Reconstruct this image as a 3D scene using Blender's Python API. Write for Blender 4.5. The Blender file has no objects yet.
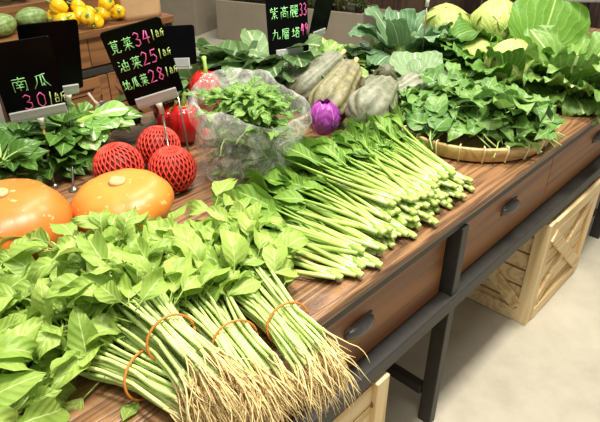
import bpy, math, random
from mathutils import Vector as V, Matrix, Euler, noise
R = math.radians
PI = math.pi
random.seed(7)
scene = bpy.context.scene
col = scene.collection

# ------------------------------------------------------------------ camera, world, lamps, exposure
CAM = V((-1.0624, -0.5358, 1.52))
PITCH, YAW, FPX = R(30.8), R(43.7), 567.0
fh = V((math.cos(YAW), math.sin(YAW), 0)); rt = V((math.sin(YAW), -math.cos(YAW), 0)); up = V((0, 0, 1))
fw = fh*math.cos(PITCH) - up*math.sin(PITCH); cu = fh*math.sin(PITCH) + up*math.cos(PITCH)
cd = bpy.data.cameras.new('camera'); cam = bpy.data.objects.new('camera', cd); col.objects.link(cam)
M3 = Matrix((rt, cu, -fw)).transposed()
cam.matrix_world = Matrix.Translation(CAM) @ M3.to_4x4()
cd.sensor_fit = 'HORIZONTAL'; cd.sensor_width = 36; cd.lens = 36*FPX/600
cd.clip_start = .05; cd.clip_end = 60
scene.camera = cam

w = bpy.data.worlds.new('world'); scene.world = w; w.use_nodes = True
w.node_tree.nodes['Background'].inputs[0].default_value = (1.0, .97, .9, 1)
w.node_tree.nodes['Background'].inputs[1].default_value = .5

def area(name, loc, size, power, color=(1, .95, .86), target=None):
    l = bpy.data.lights.new(name, 'AREA'); l.energy = power; l.size = size; l.color = color
    o = bpy.data.objects.new(name, l); o.location = loc; col.objects.link(o)
    if target: o.rotation_euler = (V(target)-V(loc)).to_track_quat('-Z', 'Y').to_euler()
    return o
area('ceiling_lamp_near', (-.2, -.2, 3.6), .4, 150)
area('ceiling_lamp_mid', (1.1, -.2, 3.6), .4, 130)
area('ceiling_lamp_aisle', (.6, 1.7, 3.6), .6, 60)
area('ceiling_lamp_far', (3.0, 3.2, 3.8), 1.0, 110)
area('ceiling_lamp_customer', (-1.0, -.7, 3.6), .8, 45)
scene.view_settings.view_transform = 'Standard'
scene.view_settings.look = 'None'
scene.view_settings.gamma = 1
scene.view_settings.use_curve_mapping = False
scene.view_settings.exposure = -.45

# ------------------------------------------------------------------ helpers
def lin(h):
    def c(x):
        x /= 255
        return x/12.92 if x <= .04045 else ((x+.055)/1.055)**2.4
    return tuple(c(int(h[i:i+2], 16)) for i in (0, 2, 4))

class NT:
    def __init__(s, name):
        s.m = bpy.data.materials.new(name); s.m.use_nodes = True
        s.t = s.m.node_tree; s.b = s.t.nodes['Principled BSDF']; s.out = s.t.nodes['Material Output']
    def n(s, kind, **kw):
        nd = s.t.nodes.new(kind)
        for k, v in kw.items(): setattr(nd, k, v)
        return nd
    def l(s, a, b): s.t.links.new(a, b)
    def math(s, op, a, b=None, clamp=False):
        nd = s.n('ShaderNodeMath', operation=op, use_clamp=clamp)
        for i, x in enumerate((a, b)):
            if x is None: continue
            if isinstance(x, (int, float)): nd.inputs[i].default_value = x
            else: s.l(x, nd.inputs[i])
        return nd.outputs[0]
    def ramp(s, fac, stops):
        nd = s.n('ShaderNodeValToRGB'); e = nd.color_ramp.elements
        while len(e) < len(stops): e.new(.5)
        for el, (p, c) in zip(e, stops): el.position = p; el.color = (*c[:3], 1)
        s.l(fac, nd.inputs[0]); return nd.outputs[0]
    def mix(s, fac, a, b, bt='MIX'):
        nd = s.n('ShaderNodeMix', data_type='RGBA', blend_type=bt)
        for i, x in ((0, fac), (6, a), (7, b)):
            if isinstance(x, (int, float)): nd.inputs[i].default_value = x
            elif isinstance(x, tuple): nd.inputs[i].default_value = (*x[:3], 1)
            else: s.l(x, nd.inputs[i])
        return nd.outputs[2]
    def coord(s, scale=(1, 1, 1), out='Object'):
        tc = s.n('ShaderNodeTexCoord'); mp = s.n('ShaderNodeMapping'); mp.inputs['Scale'].default_value = scale
        s.l(tc.outputs[out], mp.inputs[0]); return mp.outputs[0]
    def noise(s, vec, scale, detail=3, rough=.5, dist=0):
        nd = s.n('ShaderNodeTexNoise'); nd.inputs['Scale'].default_value = scale
        nd.inputs['Detail'].default_value = detail; nd.inputs['Roughness'].default_value = rough
        nd.inputs['Distortion'].default_value = dist
        if vec is not None: s.l(vec, nd.inputs['Vector'])
        return nd.outputs[0]
    def bump(s, h, strength=.3, dist=.01):
        nd = s.n('ShaderNodeBump'); nd.inputs['Strength'].default_value = strength; nd.inputs['Distance'].default_value = dist
        s.l(h, nd.inputs['Height']); s.l(nd.outputs[0], s.b.inputs['Normal']); return nd.outputs[0]
    def base(s, c):
        if isinstance(c, tuple): s.b.inputs['Base Color'].default_value = (*c[:3], 1)
        else: s.l(c, s.b.inputs['Base Color'])
    def rough(s, v): s.b.inputs['Roughness'].default_value = v

def plain(name, hexc, rough=.5, metal=0, var=.12, scale=30, bump=0):
    t = NT(name); c = lin(hexc); v = t.coord()
    n = t.noise(v, scale)
    t.base(t.ramp(n, [(.3, tuple(x*(1-var) for x in c)), (.7, tuple(min(1, x*(1+var)) for x in c))]))
    t.rough(rough); t.b.inputs['Metallic'].default_value = metal
    if bump: t.bump(n, bump, .004)
    return t.m

def leaf_mat(name, hexc, hexd, hexv, trans=.3, rough=.42, vein=.035, side=13., ribs=.6, fan=False):
    t = NT(name); c, d, ve = lin(hexc), lin(hexd), lin(hexv)
    tc = t.n('ShaderNodeTexCoord'); sp = t.n('ShaderNodeSeparateXYZ'); t.l(tc.outputs['UV'], sp.inputs[0])
    a = t.math('ABSOLUTE', t.math('SUBTRACT', sp.outputs[0], .5))
    mid = t.math('LESS_THAN', a, vein)
    sv = t.math('SINE', t.math('MULTIPLY', t.math('SUBTRACT', sp.outputs[1], t.math('MULTIPLY', a, .55)), side*2*PI/2))
    if fan:   # veins that spread from the leaf base
        q = t.math('DIVIDE', a, t.math('ADD', t.math('MULTIPLY', sp.outputs[1], .9), .12))
        wv = t.noise(t.coord((1, 1, 1), 'UV'), 7, 3)
        sv = t.math('SINE', t.math('MULTIPLY', t.math('ADD', q, t.math('MULTIPLY', wv, .12)), side*4))
    svm = t.math('MULTIPLY', t.math('GREATER_THAN', sv, .86), ribs)
    geo = t.n('ShaderNodeNewGeometry'); oi = t.n('ShaderNodeObjectInfo')
    rnd = t.math('FRACT', t.math('ADD', geo.outputs['Random Per Island'], oi.outputs['Random']))
    ns = t.noise(t.coord(), 22, 3)
    f = t.math('ADD', t.math('MULTIPLY', rnd, .65), t.math('MULTIPLY', ns, .4), clamp=True)
    cc = t.mix(f, d, c)
    cc = t.mix(svm, cc, t.mix(.5, cc, ve)); cc = t.mix(mid, cc, ve)
    t.base(cc); t.rough(rough); t.b.inputs['Specular IOR Level'].default_value = .35
    h = t.math('ADD', t.math('MULTIPLY', sv, .3), t.noise(t.coord(), 55, 2))
    t.bump(h, .35, .004)
    tr = t.n('ShaderNodeBsdfTranslucent'); t.l(cc, tr.inputs[0])
    mx = t.n('ShaderNodeMixShader'); mx.inputs[0].default_value = trans
    t.l(t.b.outputs[0], mx.inputs[1]); t.l(tr.outputs[0], mx.inputs[2]); t.l(mx.outputs[0], t.out.inputs[0])
    return t.m

def wood(name, hexl, hexd, axis=0, grain=1., rough=.5, bump=.25, knots=False, plank=0):
    t = NT(name); l, d = lin(hexl), lin(hexd)
    sc = [26., 26., 26.]; sc[axis] = 1.3
    oi = t.n('ShaderNodeObjectInfo')
    tc = t.n('ShaderNodeTexCoord'); mp = t.n('ShaderNodeMapping'); mp.inputs['Scale'].default_value = sc
    off = t.n('ShaderNodeVectorMath', operation='ADD'); cb = t.n('ShaderNodeCombineXYZ')
    t.l(t.math('MULTIPLY', oi.outputs['Random'], 7.), cb.inputs[0]); t.l(t.math('MULTIPLY', oi.outputs['Random'], 3.), cb.inputs[1])
    t.l(tc.outputs['Object'], off.inputs[0]); t.l(cb.outputs[0], off.inputs[1]); t.l(off.outputs[0], mp.inputs[0])
    n1 = t.noise(mp.outputs[0], 1.0*grain, 2, .5, .6)
    n2 = t.noise(mp.outputs[0], 4.5*grain, 3, .6, .3)
    band = t.math('SINE', t.math('MULTIPLY', n1, 34.))
    f = t.math('ADD', t.math('MULTIPLY', t.math('ADD', band, 1.), .3), t.math('MULTIPLY', n2, .5))
    c = t.ramp(f, [(.18, d), (.42, tuple(.45*a+.55*b for a, b in zip(d, l))), (.85, l)])
    c = t.mix(t.math('MULTIPLY', oi.outputs['Random'], .25), c, tuple(x*.75 for x in l))
    if knots:
        vo = t.n('ShaderNodeTexVoronoi'); vo.inputs['Scale'].default_value = 5.5
        t.l(off.outputs[0], vo.inputs['Vector'])
        kn = t.math('LESS_THAN', vo.outputs['Distance'], .09)
        c = t.mix(t.math('MULTIPLY', kn, .75), c, lin('5a3a1c'))
    t.base(c); t.rough(rough); t.bump(f, bump, .003)
    return t.m

class MB:
    def __init__(s): s.v = []; s.f = []; s.uv = []
    def grid(s, rows, uvs=None, close_u=False, cap0=False, cap1=False):
        b = len(s.v); nr = len(rows); nc = len(rows[0])
        for r in rows: s.v.extend(tuple(p) for p in r)
        for i in range(nr-1):
            for j in range(nc if close_u else nc-1):
                k = (j+1) % nc
                s.f.append((b+i*nc+j, b+i*nc+k, b+(i+1)*nc+k, b+(i+1)*nc+j))
                if uvs: s.uv.append([uvs[i][j], uvs[i][k], uvs[i+1][k], uvs[i+1][j]])
                else: s.uv.append([(.2, .2)]*4)
        if cap0: s.f.append(tuple(b+j for j in range(nc))[::-1]); s.uv.append([(.2, .2)]*nc)
        if cap1: s.f.append(tuple(b+(nr-1)*nc+j for j in range(nc))); s.uv.append([(.2, .2)]*nc)
    def box(s, c, size, rot=None, bev=0.0):
        x, y, z = (q/2 for q in size); b = len(s.v); c = V(c)
        m = rot.to_matrix() if isinstance(rot, Euler) else (rot or Matrix.Identity(3))
        e = min(bev, x*.45, y*.45, z*.45)
        if e > 0:
            # chamfered box: 24 verts
            idx = {}
            for sx in (-1, 1):
                for sy in (-1, 1):
                    for sz in (-1, 1):
                        for k, p in enumerate(((x, y-e, z-e), (x-e, y, z-e), (x-e, y-e, z))):
                            idx[sx, sy, sz, k] = len(s.v); s.v.append(tuple(c + m @ V((sx*p[0], sy*p[1], sz*p[2]))))
            def q(*k):
                pts = [idx[a] for a in k]; cen = sum((V(s.v[i]) for i in pts), V())/len(pts)
                nr = (V(s.v[pts[1]])-V(s.v[pts[0]])).cross(V(s.v[pts[2]])-V(s.v[pts[1]]))
                if nr.dot(cen-c) < 0: pts = pts[::-1]
                s.f.append(tuple(pts)); s.uv.append([(.2, .2)]*len(pts))
            S = ((-1, -1), (1, -1), (1, 1), (-1, 1))
            for g in (-1, 1):
                q(*[(g, a, bb, 0) for a, bb in S]); q(*[(a, g, bb, 1) for a, bb in S]); q(*[(a, bb, g, 2) for a, bb in S])
            for a in (-1, 1):
                for bb in (-1, 1):
                    q((a, bb, -1, 0), (a, bb, 1, 0), (a, bb, 1, 1), (a, bb, -1, 1))
                    q((a, -1, bb, 0), (a, 1, bb, 0), (a, 1, bb, 2), (a, -1, bb, 2))
                    q((-1, a, bb, 1), (1, a, bb, 1), (1, a, bb, 2), (-1, a, bb, 2))
                    for g in (-1, 1): q((a, bb, g, 0), (a, bb, g, 1), (a, bb, g, 2))
            return
        for sx in (-1, 1):
            for sy in (-1, 1):
                for sz in (-1, 1): s.v.append(tuple(c + m @ V((sx*x, sy*y, sz*z))))
        for q in ((0, 1, 3, 2), (4, 6, 7, 5), (0, 4, 5, 1), (2, 3, 7, 6), (0, 2, 6, 4), (1, 5, 7, 3)):
            s.f.append(tuple(b+i for i in q)); s.uv.append([(.2, .2)]*4)
    def beam(s, a, b, wd, th, nrm=(0, 0, 1)):
        a, b = V(a), V(b); x = (b-a); L = x.length; x.normalize(); z = V(nrm); y = z.cross(x).normalized(); z = x.cross(y)
        s.box((a+b)/2, (L, wd, th), Matrix((x, y, z)).transposed(), .0015)
    def tube(s, pts, rad, seg=6, lob=0, lobd=0., flat=1., caps=True, ref=None, uvv=True):
        pts = [V(p) for p in pts]; n = len(pts)
        if isinstance(rad, (int, float)): rad = [rad]*n
        rows = []; uvs = []
        t0 = (pts[1]-pts[0]).normalized(); r = V(ref) if ref else (V((0, 0, 1)) if abs(t0.z) < .9 else V((1, 0, 0)))
        for i, p in enumerate(pts):
            t = (pts[min(i+1, n-1)]-pts[max(i-1, 0)])
            if t.length < 1e-9: t = t0
            t.normalize(); b = t.cross(r)
            if b.length < 1e-6: b = t.orthogonal()
            b.normalize(); r = b.cross(t).normalized()
            row = []; ur = []
            for j in range(seg):
                a = 2*PI*j/seg; q = rad[i]*(1 - lobd*(.5-.5*math.cos(lob*a)) if lob else 1)
                row.append(p + b*math.cos(a)*q + r*math.sin(a)*q*flat)
                ur.append((j/seg, i/(n-1)))
            rows.append(row); uvs.append(ur)
        s.grid(rows, uvs if uvv else None, True, caps, caps)
    def lathe(s, prof, seg=24, lob=0, lobd=0., c=(0, 0, 0), wob=0., sd=0):
        rows = []; uvs = []; c = V(c)
        for i, (r, z) in enumerate(prof):
            row = []; ur = []
            for j in range(seg):
                a = 2*PI*j/seg; q = r*(1 - lobd*abs(math.cos(lob*a/2))**6 if lob else 1)
                if wob: q *= 1+wob*noise.noise(V((math.cos(a)*1.3+sd, math.sin(a)*1.3, z*9+sd)))
                row.append(c+V((math.cos(a)*q, math.sin(a)*q, z))); ur.append((j/seg, i/(len(prof)-1)))
            rows.append(row); uvs.append(ur)
        s.grid(rows, uvs, True, True, True)
    def leaf(s, base, d, n, L, W, droop=.6, fold=.25, wave=.12, prof='ovate', nl=7, pet=0., pr=.002, cup=0., twist=0., nu=2, ruf=0.):
        d = V(d).normalized(); n = V(n); sd = d.cross(n)
        if sd.length < 1e-5: sd = d.orthogonal()
        sd.normalize(); n = sd.cross(d).normalized(); p = V(base)
        if pet > 0:
            pp = [p.copy()]
            for i in range(3):
                p = p + d*pet/3; pp.append(p.copy())
            s.tube(pp, [pr*1.2, pr, pr, pr*.8], 4, uvv=False)
        P = PROF[prof]; ph = random.uniform(0, 6); fr = random.uniform(6, 10)
        rows = []; uvs = []
        for i in range(nl+1):
            t = i/nl; wd = interp(P, t)*W/2
            row = []; ur = []
            for j in range(-nu, nu+1):
                u = j/nu
                off = sd*(u*wd) + n*(abs(u)*wd*fold - cup*u*u*wd) + n*(wave*W*abs(u)**1.5*math.sin(fr*t+ph+(2. if u > 0 else 0)))
                if ruf: off = off + n*(ruf*W*(abs(u)**3+max(0, t-.6)**2*3)*math.sin(fr*3.1*t+ph*2+u*9))
                row.append(p+off); ur.append((u*.5+.5, t))
            rows.append(row); uvs.append(ur)
            rot = Matrix.Rotation(-droop/nl, 3, sd); d = rot @ d; n = rot @ n
            if twist:
                rt_ = Matrix.Rotation(twist/nl, 3, d); sd = rt_ @ sd; n = rt_ @ n
            p = p + d*L/nl
        s.grid(rows, uvs)
    def build(s, name, mat, parent=None, loc=None, smooth=True, solid=0, sub=0):
        me = bpy.data.meshes.new(name); me.from_pydata(s.v, [], s.f)
        uvl = me.uv_layers.new(name='UVMap'); k = 0; dat = []
        for q in s.uv:
            for x in q: dat.extend(x)
        uvl.data.foreach_set('uv', dat)
        if smooth: me.polygons.foreach_set('use_smooth', [True]*len(me.polygons))
        me.materials.append(mat); me.update()
        o = bpy.data.objects.new(name, me); col.objects.link(o)
        if parent: o.parent = parent
        if loc: o.location = loc
        if solid:
            md = o.modifiers.new('thickness', 'SOLIDIFY'); md.thickness = solid
        if sub:
            md = o.modifiers.new('smooth', 'SUBSURF'); md.levels = sub; md.render_levels = sub
        return o

PROF = {
 'ovate': [(0, .12), (.12, .55), (.35, 1), (.6, .85), (.85, .4), (1, .03)],
 'heart': [(0, .4), (.08, .85), (.22, 1), (.5, .72), (.8, .3), (1, .03)],
 'spoon': [(0, .15), (.2, .4), (.45, .85), (.65, 1), (.85, .75), (1, .25)],
 'long': [(0, .12), (.2, .7), (.5, 1), (.8, .62), (1, .05)],
 'fan': [(0, .25), (.2, .7), (.5, 1), (.8, .98), (.95, .75), (1, .5)],
 'wrap': [(0, .3), (.15, .7), (.4, 1), (.7, .92), (.85, .7), (.95, .4), (1, .1)],
 'round': [(0, .3), (.15, .75), (.4, 1), (.7, .93), (.9, .6), (1, .2)],
}
def interp(P, t):
    for (a, x), (b, y) in zip(P, P[1:]):
        if t <= b: return x+(y-x)*(t-a)/(b-a)
    return P[-1][1]
def tag(o, label, cat, group=None):
    o['label'] = label; o['category'] = cat
    if group: o['group'] = group
    return o
def thing(name, label, cat, loc=(0, 0, 0), rot=(0, 0, 0), group=None, scale=1):
    o = bpy.data.objects.new(name, None); col.objects.link(o); o.location = loc; o.rotation_euler = rot
    o.empty_display_size = .05; o.scale = (scale,)*3
    return tag(o, label, cat, group)
def struct(o): o['kind'] = 'structure'; return o
def dup(root, loc, rot=(0, 0, 0), label=None, scale=1, group=None):
    r = root.copy(); col.objects.link(r); r.location = loc; r.rotation_euler = rot; r.scale = (scale,)*3
    if label: r['label'] = label
    if group: r['group'] = group
    for ch in list(root.children):
        c = ch.copy(); col.objects.link(c); c.parent = r
        for g in list(ch.children):
            k = g.copy(); col.objects.link(k); k.parent = c
    return r
rnd = random.uniform
def jit(s): return V((rnd(-s, s), rnd(-s, s), rnd(-s, s)))

# ------------------------------------------------------------------ materials
def floor_material():
    t = NT('polished_concrete'); v = t.coord()
    a = t.noise(v, 1.6, 5, .6, .4); b = t.noise(v, 9, 5, .65)
    f = t.math('ADD', t.math('MULTIPLY', a, .6), t.math('MULTIPLY', b, .4))
    t.base(t.ramp(f, [(.3, lin('a09986')), (.5, lin('b5ae9b')), (.7, lin('c3bca9'))]))
    t.rough(.38); t.bump(b, .05, .003); return t.m
m_floor = floor_material()
m_top = wood('brushed_brown_tabletop', '98704a', '422615', 0, 1.25, .42, .6)
m_drawer = wood('drawer_wood', '95602c', '6c3f1a', 0, .35, .42, .08)
m_bgwood = wood('dark_display_wood', '8d6038', '63401f', 0, .4, .5, .1)
m_pine = wood('pale_pine', 'ecd4a2', 'c8a468', 0, .5, .6, .15, knots=True)
m_pine_z = wood('pale_pine_upright', 'ecd4a2', 'c8a468', 2, .5, .6, .15, knots=True)
m_metal = plain('grey_steel_frame', '2f2d29', .5, .1, .12, 40, .1)
m_handle = plain('dark_pewter', '65625d', .35, .5, .1, 60)
m_board = plain('black_price_board', '08090a', .3, 0, .2, 14)
m_board.node_tree.nodes['Principled BSDF'].inputs['Specular IOR Level'].default_value = .05
m_clear = plain('clear_acrylic', 'd8dcd8', .15, 0, .04)
m_clear.node_tree.nodes['Principled BSDF'].inputs['Transmission Weight'].default_value = .45
m_rod = plain('steel_rod', '9b9484', .25, .8, .08)
m_amber = plain('amber_rod', 'b98a55', .3, .2, .1)
m_white = plain('white_plastic', 'e6e4da', .35, 0, .04)
m_green = plain('green_chalk_ink', 'a4f29c', .6, 0, .05)
m_lime = plain('yellow_green_chalk_ink', 'c9e58a', .6, 0, .05)
m_pink = plain('pink_chalk_ink', 'ff70b4', .6, 0, .05)
m_pumpkin = None
def pumpkin_mat(name, a, b, c):
    t = NT(name); v = t.coord()
    n = t.noise(v, 9, 4); n2 = t.noise(v, 60, 3)
    tc = t.n('ShaderNodeTexCoord'); sp = t.n('ShaderNodeSeparateXYZ'); t.l(tc.outputs['UV'], sp.inputs[0])
    f = t.math('ADD', t.math('MULTIPLY', sp.outputs[1], .5), t.math('MULTIPLY', n, .5))
    col_ = t.ramp(f, [(.25, lin(a)), (.55, lin(b)), (.85, lin(c))])
    col_ = t.mix(t.math('MULTIPLY', t.math('GREATER_THAN', n2, .66), .4), col_, lin('f3d49a'))
    t.base(col_); t.rough(.38); t.bump(n2, .08, .003); return t.m
m_pumpkin = pumpkin_mat('orange_pumpkin_skin', 'c26a22', 'd98432', 'e69c48')
m_pumpkin2 = pumpkin_mat('deep_orange_pumpkin_skin', 'b95f1e', 'd0742b', 'de883e')
m_scar = plain('corky_stem_scar', 'c3a878', .8, 0, .2, 80, .4)
m_ama = leaf_mat('amaranth_leaf', 'bad26a', '86aa42', 'd0e094', .34, .42, .022, 11, .2)
m_amastem = plain('amaranth_stem', 'c8dc88', .45, 0, .16, 18)
m_root = plain('straw_root', 'e0c88c', .7, 0, .16, 25)
m_band = plain('orange_rubber_band', 'c9772f', .5)
m_choyleaf = leaf_mat('choy_leaf', '84ac44', '4a7426', 'b0c870', .26, .36, .03, 12, .3)
def stalk_material():
    t = NT('choy_stalk'); tc = t.n('ShaderNodeTexCoord'); sp = t.n('ShaderNodeSeparateXYZ'); t.l(tc.outputs['UV'], sp.inputs[0])
    oi = t.n('ShaderNodeObjectInfo'); n = t.noise(t.coord((60, 4, 60)), 2, 3)
    f = t.math('ADD', sp.outputs[1], t.math('ADD', t.math('MULTIPLY', n, .3), t.math('MULTIPLY', oi.outputs['Random'], .18)))
    t.base(t.ramp(f, [(.15, lin('dbe3a8')), (.4, lin('b4cb6a')), (1., lin('7ea43a'))]))
    t.rough(.3); t.bump(n, .1, .003); t.b.inputs['Subsurface Weight'].default_value = 0
    return t.m
m_stalk = stalk_material()
m_kale = leaf_mat('broad_dark_leaf', '7d9c60', '416636', 'b8c89a', .22, .38, .04, 9, .6)
m_midleaf = leaf_mat('yellow_green_leaf', '9fbf5b', '5f8c3c', 'd3dd9a', .28, .4, .05, 10, .5)
m_spin = leaf_mat('spinach_leaf', '5c8834', '2b541e', '8fae5e', .22, .35, .03, 9, .4)
m_pak = leaf_mat('pak_choi_leaf', '9cc468', '6b9f45', 'e2ecc0', .25, .35, .1, 8, .5)
m_swp = leaf_mat('sweet_potato_leaf', '82a654', '3f7028', '9fbc7a', .2, .4, .02, 7, .45)
m_stem = plain('thin_green_stem', 'a3c06a', .45, 0, .12)
m_bagleaf = leaf_mat('bagged_leaf', '8ab052', '4c7c2c', 'a9c478', .28, .38, .03, 9, .4)
m_cab = leaf_mat('cabbage_head_leaf', 'cbd67c', 'a3ba58', 'e0e8b0', .2, .4, .015, 10, .45, True)
m_cabout = leaf_mat('cabbage_outer_leaf', '6c9a34', '3a6820', 'a6c070', .16, .45, .012, 11, .55, True)
m_bluel = leaf_mat('blue_green_leaf', '7b9c6c', '48704a', 'b4c8a2', .2, .45, .02, 9, .5, True)
m_palel = leaf_mat('grey_green_veined_leaf', '8faa78', '6d8d5c', 'c6d3b2', .2, .5, .015, 11, .7, True)
m_lett = leaf_mat('lettuce_leaf', '93b458', '4f7c30', 'c4d690', .22, .4, .03, 8, .4, True)
m_red = plain('red_pepper_skin', 'c01a1c', .16, 0, .18, 14)
m_yel = plain('yellow_pepper_skin', 'f0bd14', .2, 0, .1, 14)
m_pstem = plain('pepper_stem_green', '94b04c', .5, 0, .15)
m_net = plain('red_foam_net', 'd5402e', .6, 0, .1)
m_fruit = plain('dark_red_fruit_skin', '6e1512', .45, 0, .25, 12)
m_egg = plain('aubergine_skin', '3a1c40', .2, 0, .2, 10)
m_calyx = plain('aubergine_calyx', 'a48f7c', .6, 0, .2)
m_purple = leaf_mat('purple_leaf', 'b04cac', '832c88', 'c67cc0', .12, .35, .015, 10, .3)
def squash_mat(name, a, b, c):
    t = NT(name); v = t.coord((1, 1, 1)); tc = t.n('ShaderNodeTexCoord'); sp = t.n('ShaderNodeSeparateXYZ'); t.l(tc.outputs['UV'], sp.inputs[0])
    st = t.math('SINE', t.math('MULTIPLY', sp.outputs[0], 2*PI*14))
    n = t.noise(v, 38, 4, .65); n3 = t.noise(v, 120, 2)
    f = t.math('ADD', t.math('MULTIPLY', n, .75), t.math('ADD', t.math('MULTIPLY', st, .06), t.math('MULTIPLY', n3, .2)))
    t.base(t.ramp(f, [(.3, lin(a)), (.48, lin(b)), (.7, lin(c))])); t.rough(.5); t.bump(n, .25, .004); return t.m
m_sq = squash_mat('grey_green_squash', '5c5f48', '7d7f68', '9d9c84')
m_sq2 = squash_mat('dark_squash', '42452f', '64654c', '87846a')
m_sq3 = squash_mat('tan_green_squash', '55563a', '7f7a55', 'a89c70')
m_melon = squash_mat('green_melon', '4f6b33', '7c9653', 'a5b878')
m_bam = wood('bamboo', 'd9bd82', 'b08d50', 0, .5, .45, .1)
m_bind = plain('pale_bamboo_binding', 'e9dcb0', .5)
m_paper = plain('brown_paper', 'b08d62', .8, 0, .12, 8, .4)
m_planter = plain('taupe_planter', '8d8371', .7, 0, .06, 6)
m_soil = plain('dark_soil', '2c231a', .95, 0, .4, 60, .6)
m_pl = leaf_mat('planter_leaf', '6f8c4a', '3a5428', '9bb070', .2, .45, .04, 6, .3)
m_pls = plain('planter_stem', '6e6a3c', .6, 0, .2)
m_dark = wood('dark_partition_wood', '4c3527', '2f2018', 2, .4, .5, .1)
m_grey = plain('grey_cushion', 'b9b7b4', .8)
def bag_material():
    t = NT('clear_plastic_film')
    n = t.noise(t.coord((1, 1, 1)), 13, 5, .62, 2.5); n2 = t.noise(t.coord((1, 1, .3)), 26, 4, .6, 1.4)
    t.base(lin('f4f5ee')); t.rough(.14); t.bump(t.math('ADD', n, n2), 1., .014)
    tl = t.n('ShaderNodeBsdfTranslucent'); tl.inputs[0].default_value = (.95, .96, .92, 1)
    m1 = t.n('ShaderNodeMixShader'); m1.inputs[0].default_value = .45; t.l(t.b.outputs[0], m1.inputs[1]); t.l(tl.outputs[0], m1.inputs[2])
    tr = t.n('ShaderNodeBsdfTransparent'); tr.inputs[0].default_value = (.985, .99, .98, 1); mx = t.n('ShaderNodeMixShader')
    f = t.ramp(t.math('ADD', t.math('MULTIPLY', n, .6), t.math('MULTIPLY', n2, .4)), [(.36, (.12,)*3), (.5, (.24,)*3), (.58, (.5,)*3), (.68, (.8,)*3)])
    t.l(f, mx.inputs[0]); t.l(tr.outputs[0], mx.inputs[1]); t.l(m1.outputs[0], mx.inputs[2]); t.l(mx.outputs[0], t.out.inputs[0])
    return t.m
m_bag = bag_material()

# ------------------------------------------------------------------ setting
mb = MB(); mb.box((2.5, 3, -.05), (16, 16, .1)); struct(mb.build('floor', m_floor, smooth=False))
dirp = V((.52, -1.63, 0)).normalized(); nrp = V((1.63, .52, 0)).normalized()   # planter row direction / away from camera
pz = math.atan2(dirp.y, dirp.x)
mb = MB()
mb.box((0, 0, .7), (9, .08, 1.4))
o = struct(mb.build('wall_back', m_dark, smooth=False)); o.location = V((3.1, 3.3, 0))+nrp*2.3; o.rotation_euler = (0, 0, pz)

# ------------------------------------------------------------------ display table
TZ = .8; DEP = 1.15; X0, X1 = -1.56, 2.31
def drawer_part(t, x0, x1, z0, z1, y, mat, hm=None, hx=0):
    m = MB(); m.box(((x0+x1)/2, y+.01, (z0+z1)/2), (x1-x0, .02, z1-z0), None, .002)
    d = m.build('drawer', mat, t, smooth=False)
    if hm:   # cup pull handle
        cx, cz = (x0+x1)/2+hx, (z0+z1)/2+.012
        m = MB(); rows = []
        for i in range(11):
            a = i/10; xx = cx+(a-.5)*.1; k = math.sin(PI*min(1, max(0, a)))**.45 if 0 < a < 1 else .15
            row = []
            for j in range(9):
                b = PI*j/8
                row.append((xx, y-.002-.026*k*math.sin(b)*.95, cz+.019*k*math.cos(b)))
            rows.append(row)
        m.grid(rows, cap0=True, cap1=True)
        m.box((cx, y-.001, cz), (.096, .004, .03))
        m.build('handle', hm, d)
    return d
t = thing('display_table', 'long brown wooden display table with grey steel frame and drawers', 'table')
mb = MB()
mb.box(((X0+X1)/2, DEP/2, TZ-.0135), (X1-X0, DEP, .027), None, .003)
mb.build('tabletop', m_top, t, smooth=False)
mb = MB()
for y in (.02, DEP-.03):
    mb.box(((X0+X1)/2, y+.005, .7595), (X1-X0-.02, .035, .027), None, .002)
    mb.box(((X0+X1)/2, y-.003, .505), (X1-X0-.02, .05, .045), None, .003)
for x in (X0+.03, X1-.03):
    mb.box((x, DEP/2, .76), (.035, DEP-.1, .027)); mb.box((x, DEP/2, .505), (.035, DEP-.1, .045))
mb.build('frame', m_metal, t, smooth=False)
for x in (-1.5, .112, 1.6, 2.25):
    for y in (.022, DEP-.032):
        mb = MB(); mb.box((x, y, .373), (.032, .045, .746), None, .002); mb.build('leg', m_metal, t, smooth=False)
    mb = MB(); mb.box((x, DEP/2, .12), (.03, DEP-.1, .035), None, .002); mb.build('brace', m_metal, t, smooth=False)
for a, b, hx in ((-1.478, -.705, .1), (-.70, .084, .03), (.14, .748, .01), (.752, 1.572, .03), (1.628, 2.228, 0)):
    drawer_part(t, a, b, .53, .745, .034, m_drawer, m_handle, hx)
mb = MB(); mb.box(((X0+X1)/2, DEP-.05, .64), (X1-X0-.1, .02, .21)); mb.build('back_panel', m_drawer, t, smooth=False)

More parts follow.
